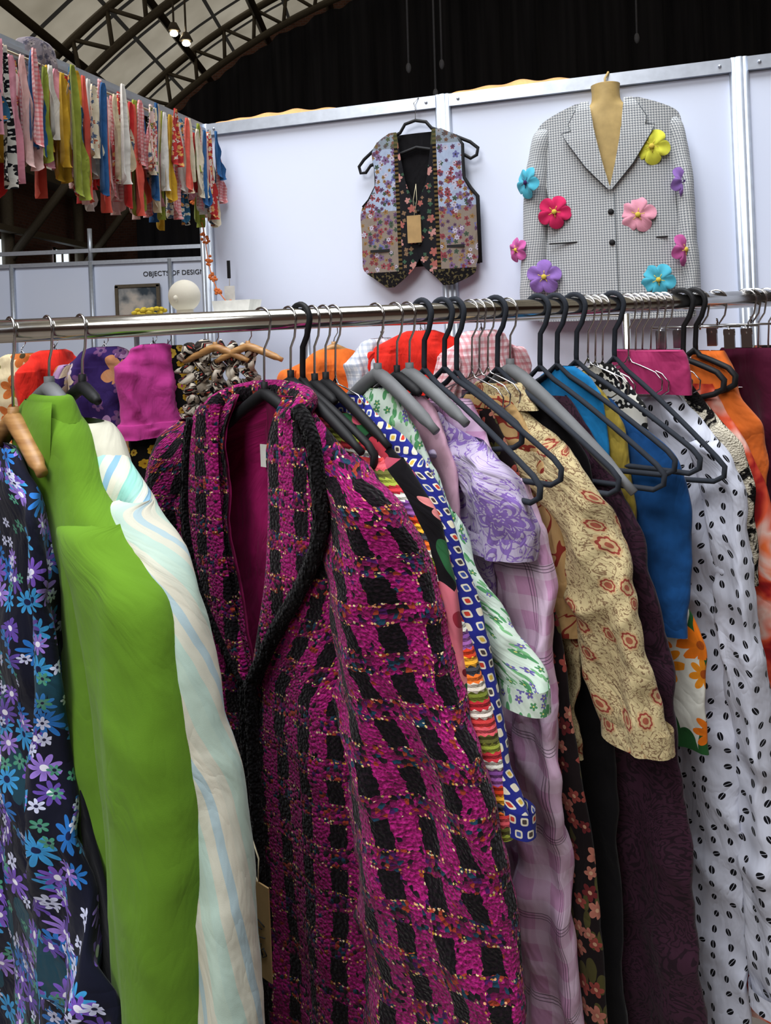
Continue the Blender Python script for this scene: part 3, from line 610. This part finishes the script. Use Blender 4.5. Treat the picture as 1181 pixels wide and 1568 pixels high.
for s in (1.19,1.23,1.31):
    fr=frame(s,(.9,-.5)); b=B(); hook(b,fr,m_chrome,.0019,-.05); b.tube([fr.p(-.09,-.055),fr.p(.07,-.055)],.0022,m_chrome,8)
    for d in (-.07,.05):
        for n in (-.008,.008): b.box(fr.p(d,-.078,n),(.018,.003,.036),m_chrome,fr.ax)
        b.tube([fr.p(d-.010,-.066,0),fr.p(d+.010,-.066,0)],.006,m_chrome,10)
        b.tube([fr.p(d,-.055,.0),fr.p(d,-.062,.007),fr.p(d,-.07,.009)],.002,m_chrome,6)
    b.make('clip_hanger')
# ---------------------------------------------------------------- WALL: floral waistcoat
t=T('waistcoat_tapestry',.85,.2,0,.1); uv=t.uv(); x,y,_=t.sep(uv); ax_=t.ma('ABSOLUTE',x)
blue=S(158,172,198); beige=S(134,122,112)
c=t.mix(t.lt(y,.37),blue,beige)
for i,(sc,n,R,cols,dn) in enumerate(((30,5,.5,[S(115,90,125),S(135,68,75),S(100,100,150)],.65),(46,5,.45,[S(140,108,66),S(125,60,66),S(66,84,70)],.6),(40,6,.4,[S(180,172,190),S(90,66,95)],.5))):
    mk,mc,rn,rd_=t.flower(uv,sc,n,R,i*2.3+.7,dn,.5); c=t.mix(mk,c,t.pick(rn,cols)); c=t.mix(mc,c,S(60,50,50))
blk=(.012,.012,.015)
for i,(sc,n,R,cols,dn) in enumerate(((26,5,.42,[S(180,130,125),S(160,95,88)],.5),(40,4,.35,[S(60,88,70),S(125,100,78)],.4))):
    mk,mc,rn,rd_=t.flower(uv,sc,n,R,i*2.9+1.7,dn,.5); blk=t.mix(mk,blk,t.pick(rn,cols))
bord=t.mix(t.gt(t.fr(y,.016),.5),S(18,16,16),S(95,78,48))
c=t.mix(t.lt(ax_,.066),c,blk); c=t.mix(t.mul(t.gt(ax_,.066),t.lt(ax_,.080)),c,bord)
hem=t.lt(y,.145); hn=t.noise(uv,90,2); c=t.mix(t.mul(hem,t.gt(ax_,.05)),c,t.ramp(hn,[(.48,S(20,18,20)),(.56,S(82,74,50))],'CONSTANT'))
c=t.mix(t.mul(t.mul(t.gt(y,.60),t.gt(ax_,.04)),.5),c,S(88,92,62))
M_vest=t.cloth(c,.4)
FV=Fr((P0.x+E.x*.90,P0.y+E.y*.90),(E.x,E.y))
b=B()
Lr=[(.658,-.095,-.068),(.63,-.143,-.064),(.59,-.168,-.060),(.53,-.160,-.050),(.47,-.160,-.040),(.42,-.190,-.022),(.395,-.215,-.008),(.36,-.226,.003),(.28,-.224,.003),(.20,-.225,.003),(.155,-.22,-.02),(.12,-.175,-.055),(.087,-.13,-.10)]
Rr=[(.655,.066,.10),(.625,.062,.15),(.59,.058,.172),(.53,.048,.170),(.47,.038,.172),(.43,.020,.195),(.40,.006,.218),(.36,-.002,.221),(.28,-.002,.220),(.20,-.002,.217),(.155,.018,.208),(.12,.055,.195),(.086,.085,.12)]
panel(b,FV,Lr,M_vest,.020,.036,.006,60,20,W=.26); panel(b,FV,Rr,M_vest,.022,.036,.006,60,20,W=.26)
panel(b,FV,[(.655,-.09,.10),(.60,-.14,.160),(.45,-.15,.178),(.35,-.20,.222),(.16,-.20,.215)],M_blkc,.008,.012,.004)
b.tube([FV.p(d,z,.044) for d,z in ((.150,.625),(.174,.59),(.173,.53),(.175,.47),(.198,.43),(.222,.40),(.222,.16))],.007,m_blk,8)
b.tube([FV.p(d,z,.044) for d,z in ((-.145,.63),(-.168,.59),(-.160,.53),(-.160,.47),(-.190,.42),(-.215,.395))],.003,m_blk,8)
for d in (-.15,.13): b.box(FV.p(d,.225,.053),(.075,.004,.010),m_blk,FV.ax)
for z in (.36,.30,.24): b.ball(FV.p(.004,z,.060),(.006,.006,.006),m_blk,10,6)
b.make('floral_waistcoat')
b=B(); b.tube([FV.p(.0,.46,.062),FV.p(-.012,.40,.066),FV.p(-.01,.345,.066),FV.p(.002,.40,.067),FV.p(.0,.46,.062)],.0009,m_string,5); b.box(FV.p(-.012,.295,.068),(.052,.002,.10),m_kraft,FV.ax); b.make('price_tag')
b=B()
pts=[FV.p(d,z,.03) for d,z in ((0,.70),(-.04,.69),(-.06,.66),(-.14,.625),(-.205,.575),(-.226,.55),(-.22,.525),(-.20,.525),(-.18,.55),(0,.60),(.17,.56),(.20,.54),(.222,.55),(.228,.575),(.20,.60),(.14,.63),(.06,.665),(.04,.69))]
b.tube(pts,.0065,m_blk,8,closed=True); b.tube([FV.p(0,.70,.03),FV.p(.002,.74,.03),FV.p(-.004,.765,.03),FV.p(.012,.785,.018),FV.p(.012,.79,-.01),FV.p(.012,.77,-.02)],.0016,m_chrome,8); b.make('coat_hanger')
# ---------------------------------------------------------------- WALL: houndstooth blazer on mannequin
t=T('mini_houndstooth',.85,.2,0,.1); x,y,_=t.sep(t.uv()); per=.0085
fx,fy=t.fr(x,per),t.fr(y,per); hx,hy=t.lt(fx,.5),t.lt(fy,.5)
dg=t.lt(t.fr(t.ma('ADD',x,y),per/2),.5)
tooth=t.ma('ADD',t.mul(hx,hy),t.mul(t.ma('ABSOLUTE',t.ma('SUBTRACT',hx,hy)),dg),clamp=True)
M_hound=t.cloth(t.mix(tooth,S(214,216,216),S(112,119,128)),.3,.1)
M_manneq=plain('mannequin_tan',S(180,154,100),.55,.3)
M_revere=plain('blazer_edge',S(70,75,80),.8)
FB=Fr((P0.x+E.x*1.575,P0.y+E.y*1.575),(E.x,E.y)); b=B()
def body_rows(sg):
    base=[(.668,.062,.10),(.645,.060,.165),(.62,.056,.215),(.59,.050,.232),(.53,.040,.228),(.45,.022,.215),(.38,.002,.205),(.33,-.014,.205),(.2,-.016,.215),(.05,-.016,.245),(-.06,-.012,.255)]
    return [((z,a,c) if sg>0 else (z,-c,-a)) for z,a,c in base]
panel(b,FB,body_rows(-1),M_hound,.045,.078,.006,60,30,W=.27); panel(b,FB,body_rows(1),M_hound,.049,.078,.006,60,30,W=.27)
loft(b,FB,[(.66,-.09,.09,.02,.03),(.62,-.2,.2,.035,.04),(.5,-.21,.21,.04,.045),(.3,-.19,.19,.04,.045),(-.06,-.24,.24,.04,.045)],M_hound,30,30,.8,.0)
for sg in (-1,1):
    lap=[(.672,.056,.082,-.01),(.645,.052,.10,.0),(.60,.046,.125,.004),(.576,.044,.118,.006),(.572,.042,.148,.006),(.545,.038,.135,.008),(.45,.018,.075,.008),(.372,-.002,.008,.004)]
    L=[(z,a,c,n) if sg>0 else (z,-c,-a,n) for z,a,c,n in lap]
    panel(b,FB,L,M_hound,.056,.078,.006,60,12,smooth=False,W=.27)
    ed=[FB.p(sg*c,z,.056+n+.078*math.sqrt(1-(c/.27)**2)) for z,a,c,n in lap[1:]]; b.tube(ed,.0012,M_revere,5)
    rr=[(.612,.175,.225,.02),(.59,.18,.245,.045),(.54,.185,.262,.055),(.40,.195,.285,.055),(.2,.205,.30,.052),(.05,.215,.315,.05),(-.03,.225,.31,.045)]
    if sg>0: rr=[(z,a,c-.03*(.6-z)/.6-.012,t_) for z,a,c,t_ in rr]
    loft(b,FB,[(z,a if sg>0 else -c,c if sg>0 else -a,t_,.06) for z,a,c,t_ in rr],M_hound,30,50,.9,.005,40,sg+3.)
for d in (-.155,.125): b.box(FB.p(d,.205,.114),(.10,.004,.005),m_blk,FB.ax)
b.tube([FB.p(.014,z,.128) for z in (.36,.2,.05,-.05)],.0012,M_revere,5)
for z in (.298,.196): b.ball(FB.p(.0,z,.129),(.010,.004,.010),m_blk,12,8,FB.ax)
b.make('houndstooth_blazer')
b=B()
loft(b,FB,[(.735,-.048,.048,.045,.06),(.70,-.046,.046,.045,.06),(.67,-.055,.055,.045,.06),(.64,-.10,.10,.05,.055),(.58,-.15,.15,.052,.055),(.4,-.15,.15,.055,.052),(.1,-.13,.13,.05,.052)],M_manneq,36,50,.9,0)
b.ball(FB.p(0,.735,.06),(.048,.045,.006),M_manneq,24,8,FB.ax)
b.tube([FB.p(0,.74,.05),FB.p(.0,.765,.04),FB.p(.012,.79,.02),FB.p(.012,.80,-.01),FB.p(.012,.77,-.03)],.004,M_manneq,8); b.make('mannequin_torso')
cols={'cyan':S(80,175,200),'yel':S(210,210,75),'red':S(205,45,95),'pink':S(225,155,175),'pur':S(145,110,185),'mag':S(195,95,160)}
m_fc={k:fabric('felt_'+k,v,.08,.3,.95) for k,v in cols.items()}; m_cen=fabric('felt_centre_yellow',S(215,190,80),.1); m_cen2=fabric('felt_centre_dark',S(60,40,90),.1)
def petal_flower(c,r,ax,m,mc,a0):
    b=B(); g_,n_,u_=ax; NP=5; K=100; vs=[c+n_*.006];fs=[];uvs=[(0,0)]
    for ring,(f,h) in enumerate(((.35,.009),(.7,.010),(1.,.002))):
        for i in range(K):
            th=2*math.pi*i/K; pr=r*(1-(1-(.70+.30*abs(math.sin(NP/2*th))**.6))*f); fl=.005*math.sin(NP*th+1)*f
            vs.append(c+(g_*math.cos(th+a0)+u_*math.sin(th+a0))*pr*f+n_*(h+fl)); uvs.append((pr*f*math.cos(th),pr*f*math.sin(th)))
    for i in range(K):
        j=(i+1)%K; fs.append((0,1+i,1+j)); fs.append((1+i,1+K+i,1+K+j,1+j)); fs.append((1+K+i,1+2*K+i,1+2*K+j,1+K+j))
    b.add(vs,fs,m,uvs); b.ball(c+n_*.013,(r*.15,.005,r*.15),mc,12,6,ax)
    for i in range(NP):
        th=a0+2*math.pi*(i+.5)/NP; d=(g_*math.cos(th)+u_*math.sin(th))
        b.tube([c+d*r*.12+n_*.012,c+d*r*.36+n_*.013],.0012,mc,4)
    b.make('felt_flower')
for (a,z,k,off,r,ct) in ((1.308,.419,'cyan',.118,.055,m_cen2),(1.710,.501,'yel',.118,.060,m_cen),(1.392,.312,'red',.115,.058,m_cen),(1.659,.281,'pink',.122,.060,m_cen),(1.800,.380,'pur',.105,.052,m_cen2),(1.795,.159,'mag',.108,.054,m_cen),(1.349,.094,'pur',.118,.060,m_cen),(1.714,.065,'cyan',.120,.056,m_cen),(1.262,.194,'mag',.085,.045,m_cen)):
    yaw=0
    if a<1.34 or a>1.77: yaw=.75*(1 if a>1.575 else -1)
    g_=(FB.g*math.cos(yaw)-FB.nn*math.sin(yaw)); n_=(FB.nn*math.cos(yaw)+FB.g*math.sin(yaw))
    petal_flower(FB.p(a-1.575,z,off),r,(g_,n_,UP),m_fc[k],ct,random.uniform(0,1.2))
# ---------------------------------------------------------------- side line of small scarves
scm=[fabric('scarf_%s'%n,S(*c)) for n,c in (('coral',(215,95,80)),('mustard',(190,150,45)),('cream',(218,208,185)),('red',(190,50,50)),('pink',(215,150,165)),('blue',(45,90,140)),('green',(140,150,60)),('white',(215,212,205)),('blush',(225,190,185)),('oat',(210,195,165)))]
scm+=[M_bwzig,mat_floral('scarf_pink_print',S(225,200,195),[(60,5,.5,[S(205,80,90),S(120,140,90)],S(220,190,80),.8,.5)]),mat_floral('scarf_teal_print',S(40,85,115),[(60,5,.5,[S(215,215,205),S(215,140,60)],S(220,190,80),.8,.5)]),mat_floral('scarf_red_print',S(175,50,50),[(60,5,.5,[S(225,215,205),S(225,160,90)],S(220,190,80),.8,.5)]),mat_floral('scarf_cream_print',S(215,205,180),[(55,5,.5,[S(90,110,140),S(190,110,80)],S(60,60,60),.8,.5)]),mat_plaid('scarf_gingham',S(225,190,190),S(200,70,80),S(180,40,50),.012)]
b=B(); FS=Fr((P0.x,P0.y),(Nn.x,Nn.y))
for layer,(oa,ob) in enumerate(((-.13,-.09),(-.085,-.05),(-.045,-.01))):
    tt=.06+layer*.01
    while tt<1.8:
        m=random.choice(scm); w=random.uniform(.012,.022); Ls=random.uniform(.18,.39); o=random.uniform(oa,ob); z0=.735+random.uniform(-.03,.012); sd=random.uniform(0,9)
        ln=random.uniform(-.03,.03); k2=random.uniform(.6,1.5)
        panel(b,FS,[(z0,tt-.005,tt+.005),(z0-.03,tt-w*.7,tt+w*.7),(z0-Ls*.35,tt-w*.8+ln*.3,tt+w*.9+ln*.3),(z0-Ls*.6,tt-w*1.1+ln*.8,tt+w*k2+ln*.8),(z0-Ls*.9,tt-w*1.5*k2+ln,tt+w*1.3+ln),(z0-Ls,tt-w*1.0+ln,tt+w*.2+ln)],m,o,.010,.003,20,10,.012,sd,220)
        tt+=random.uniform(.016,.032)
b.make('hanging_scarves')
b=B(); b.tube([FS.p(.03,.738,-.04),FS.p(1.9,.738,-.04)],.003,m_string,6); b.make('scarf_line')
b=B()
M_grsc=mat_floral('grey_scarf_print',S(120,112,118),[(50,5,.5,[S(80,76,90),S(160,150,150)],S(60,60,60),.8,.5)])
loft(b,Fr((P0.x+Nn.x*.93,P0.y+Nn.y*.93),(Nn.x,Nn.y)),[(.818,-.02,.02,.02,0),(.808,-.05,.05,.035,0),(.74,-.055,.055,.035,0),(.66,-.035,.06,.03,0),(.60,-.02,.07,.02,0)],M_grsc,24,30,.7,.008,90,2.); b.make('draped_grey_scarf')
m_gar=fabric('garland_orange',S(220,120,65),.2)
b=B(); gp=[WF.p(-.02,.48,.06),WF.p(.03,.36,.08),WF.p(.06,.22,.10),WF.p(.10,.12,.12),WF.p(.17,.04,.14),WF.p(.20,.0,.15)]; gp=sm(gp,8); b.tube(gp,.002,m_gar,5)
for i,p in enumerate(gp):
    if i%5 in (0,1):
        for k in range(5): b.ball(p+Vector((random.uniform(-.014,.014),0,random.uniform(-.012,.012))),(.007,.005,.006),m_gar,7,5)
b.make('orange_flower_garland')
# ---------------------------------------------------------------- BACK RACK
BK=Fr((P0.x+Nn.x*.45,P0.y+Nn.y*.45),(E.x,E.y)); bz=-.035
b=B(); b.tube([BK.p(-1.2,bz),BK.p(1.6,bz)],.012,m_chromer,16)
for a in (-1.2,1.6):
    b.tube([BK.p(a,bz),BK.p(a,-CAMH+.02)],.012,m_chromer,12); b.tube([BK.p(a,-CAMH+.015,-.25),BK.p(a,-CAMH+.015,.25)],.014,m_chromer,10)
b.make('back_clothes_rack')
def backg(name,a,w,m,top=-.10,length=.9,sl=True,yaw=0.,kind='wire',shoulder=.075,n=0.,wr=1.5):
    p=BK.p(a,0,n); gg=(E.x*math.cos(yaw)-E.y*math.sin(yaw),E.x*math.sin(yaw)+E.y*math.cos(yaw)); fr=Fr((p.x,p.y),gg); b=B(); h=w/2
    rows=[(top,-.045,.045,.018),(top-.012,-.075,.075,.028),(top-shoulder*.45,-h*.62,h*.62,.036),(top-shoulder*.85,-h*.92,h*.92,.04),(top-shoulder*1.25,-h,h,.042),(top-.25,-h*.92,h*.92,.045)]
    L=max(length,-top+.26); rows+= [(top-.25-(L+top-.25)*f,-h*(.92+.15*f),h*(.92+.15*f),.05) for f in (.33,.66,1.)]
    loft(b,fr,rows,m,48,80,.8,.014,52,a*9,wr)
    if sl:
        for sg in (-1,1):
            r=[(top-shoulder*.75,h*.70,h*.90,.012),(top-shoulder*1.1,h*.72,h*1.06,.034),(top-.26,h*.92,h*1.25,.036),(top-.52,h*.98,h*1.30,.034)]
            loft(b,fr,[(z,x0 if sg>0 else -x1,x1 if sg>0 else -x0,t_,.01) for z,x0,x1,t_ in r],m,24,40,.85,.010,60,a*7+sg,wr)
    b.make(name); hanger(0,kind,near=.08,far=.08,drop=.12,zn=top+.012,fr=fr,R=.012,rz=bz)
M_kimono=mat_floral('purple_kimono_print',S(52,34,92),[(9,5,.6,[S(215,195,170),S(190,130,90),S(180,140,190)],S(180,110,60),.7,.5),(15,5,.4,[S(205,190,200),S(110,66,120)],S(60,40,90),.5,.5)])
M_creamor=mat_floral('cream_orange_print',S(205,190,155),[(12,5,.6,[S(190,105,50),S(110,110,50),S(170,60,40)],S(60,50,30),.85,.5)])
M_blkyel=mat_floral('black_yellow_dots',S(14,14,16),[(24,7,.42,[S(190,150,40),S(205,172,70)],S(120,70,20),.9,.8)])
M_ruf=mat_floral('ruffle_mono',S(205,195,180),[(30,4,.6,[S(30,26,26),S(60,50,45)],S(150,50,45),.75,.5)])
backg('cream_orange_blouse',-.53,.30,M_creamor,-.10,.9,yaw=.45)
backg('red_blouse',-.385,.30,M_red,-.09,.9,yaw=1.2,sl=False)
backg('purple_kimono',-.17,.32,M_kimono,-.085,1.1,yaw=.35)
backg('magenta_dress',.03,.26,M_magenta,-.08,.40,sl=False,yaw=.95,wr=2.2)
backg('black_yellow_dress',.05,.32,M_blkyel,-.09,1.2,sl=False,yaw=.7,n=-.06)
backg('orange_top',.70,.34,M_orange,-.115,.8,kind='wood',yaw=.5)
backg('red_top',.99,.40,M_red,-.065,.8,yaw=.25)
backg('pale_striped_shirt',.86,.30,mat_plaid('pale_check',S(215,215,220),S(150,160,180),S(80,90,120),.02),-.085,.8,sl=False,yaw=1.0)
backg('pink_check_shirt',1.18,.30,mat_plaid('pink_check',S(225,200,205),S(200,110,120),S(180,60,70),.02),-.07,.8,yaw=.8)
b=B()
for i in range(5):
    x0=.19+.055*i; pts=[];rs=[]
    for k in range(60):
        z=-.09-.013*k; pts.append(BK.p(x0+.014*math.sin(k*1.9+i),z,.03+.02*math.sin(k*2.3+i*2))); rs.append(.022+.014*math.sin(k*2.4+i))
    b.tube(pts,rs,M_ruf,10,sq=.7)
b.make('ruffled_scarves')
for a in (.30,.42):
    p=BK.p(a,0,.05); hanger(0,'wood',near=.12,far=.12,drop=.09,zn=-.09,fr=Fr((p.x,p.y),(E.x,E.y)),R=.012,rz=bz)
b=B(); b.box(BK.p(.22,.0,-.12),(.75,.22,.015),m_label,BK.ax)
for a in (-.12,.56): b.tube([BK.p(a,-.01,-.12),BK.p(a,-CAMH+.0,-.12)],.01,m_alu,8)
b.make('display_shelf')
m_foam=T('foam_white',.8,.2); m_foam.col(S(222,216,200)); m_foam.bump(m_foam.noise(m_foam.obj(),120,2),.2,.002); m_foam=m_foam.m
b=B(); c=BK.p(.10,.085,-.10); b.ball(c,(.056,.058,.058),m_foam,24,16,BK.ax); b.tube([BK.p(.10,.008,-.10),BK.p(.10,.02,-.10),BK.p(.10,.05,-.10)],[.04,.03,.028],m_foam,20)
b.ball(BK.p(.10,.075,-.043),(.008,.012,.012),m_foam,8,6,BK.ax); b.make('foam_mannequin_head')
m_yel=fabric('yellow_petals',S(200,175,60),.2); b=B()
for i in range(34):
    a=random.uniform(-.07,.03); b.ball(BK.p(a,.014+random.uniform(0,.03),-.06+random.uniform(-.03,.03)),(.012,.009,.008),m_yel,8,6)
b.make('yellow_hair_scrunchies')
b=B()
vs=[BK.p(a,z,n) for z,sx in ((.008,.9),(.06,1.05)) for a,n in ((.31-.07*sx,-.14),(.31+.07*sx,-.14),(.31+.07*sx,-.05),(.31-.07*sx,-.05))]
b.add(vs,[(0,1,5,4),(1,2,6,5),(2,3,7,6),(3,0,4,7),(0,3,2,1)],m_label,smooth=False); b.make('paper_tray')
b=B(); b.tube([WF.p(.13,.22,.06),WF.p(.13,.12,.07)],.001,m_string,5); b.box(WF.p(.13,.19,.07),(.012,.006,.07),m_blk,WF.ax); b.box(WF.p(.13,.09,.07),(.045,.002,.07),m_label,WF.ax); b.make('clipped_tag')
# ---------------------------------------------------------------- lights
def area(name,loc,rot,size,power,col=(1,1,1)):
    l=bpy.data.lights.new(name,'AREA'); l.shape='RECTANGLE'; l.size,l.size_y=size; l.energy=power; l.color=col
    o=bpy.data.objects.new(name,l); o.location=loc; o.rotation_euler=rot; bpy.context.scene.collection.objects.link(o)
area('added_overhead_fill',(-1,.3,7.5),(0,0,0),(5,5),820,(.94,.97,1))  # unseen area light, added for soft ambient light from above
area('added_front_fill',(-3,-4,5.5),(math.radians(48),0,math.radians(-35)),(3,2.5),230,(1,.98,.95))  # fill light added behind the camera, not a fixture of the hall
w=bpy.data.worlds.new('world'); bpy.context.scene.world=w; w.use_nodes=True
w.node_tree.nodes['Background'].inputs[0].default_value=(.7,.8,1,1); w.node_tree.nodes['Background'].inputs[1].default_value=.5
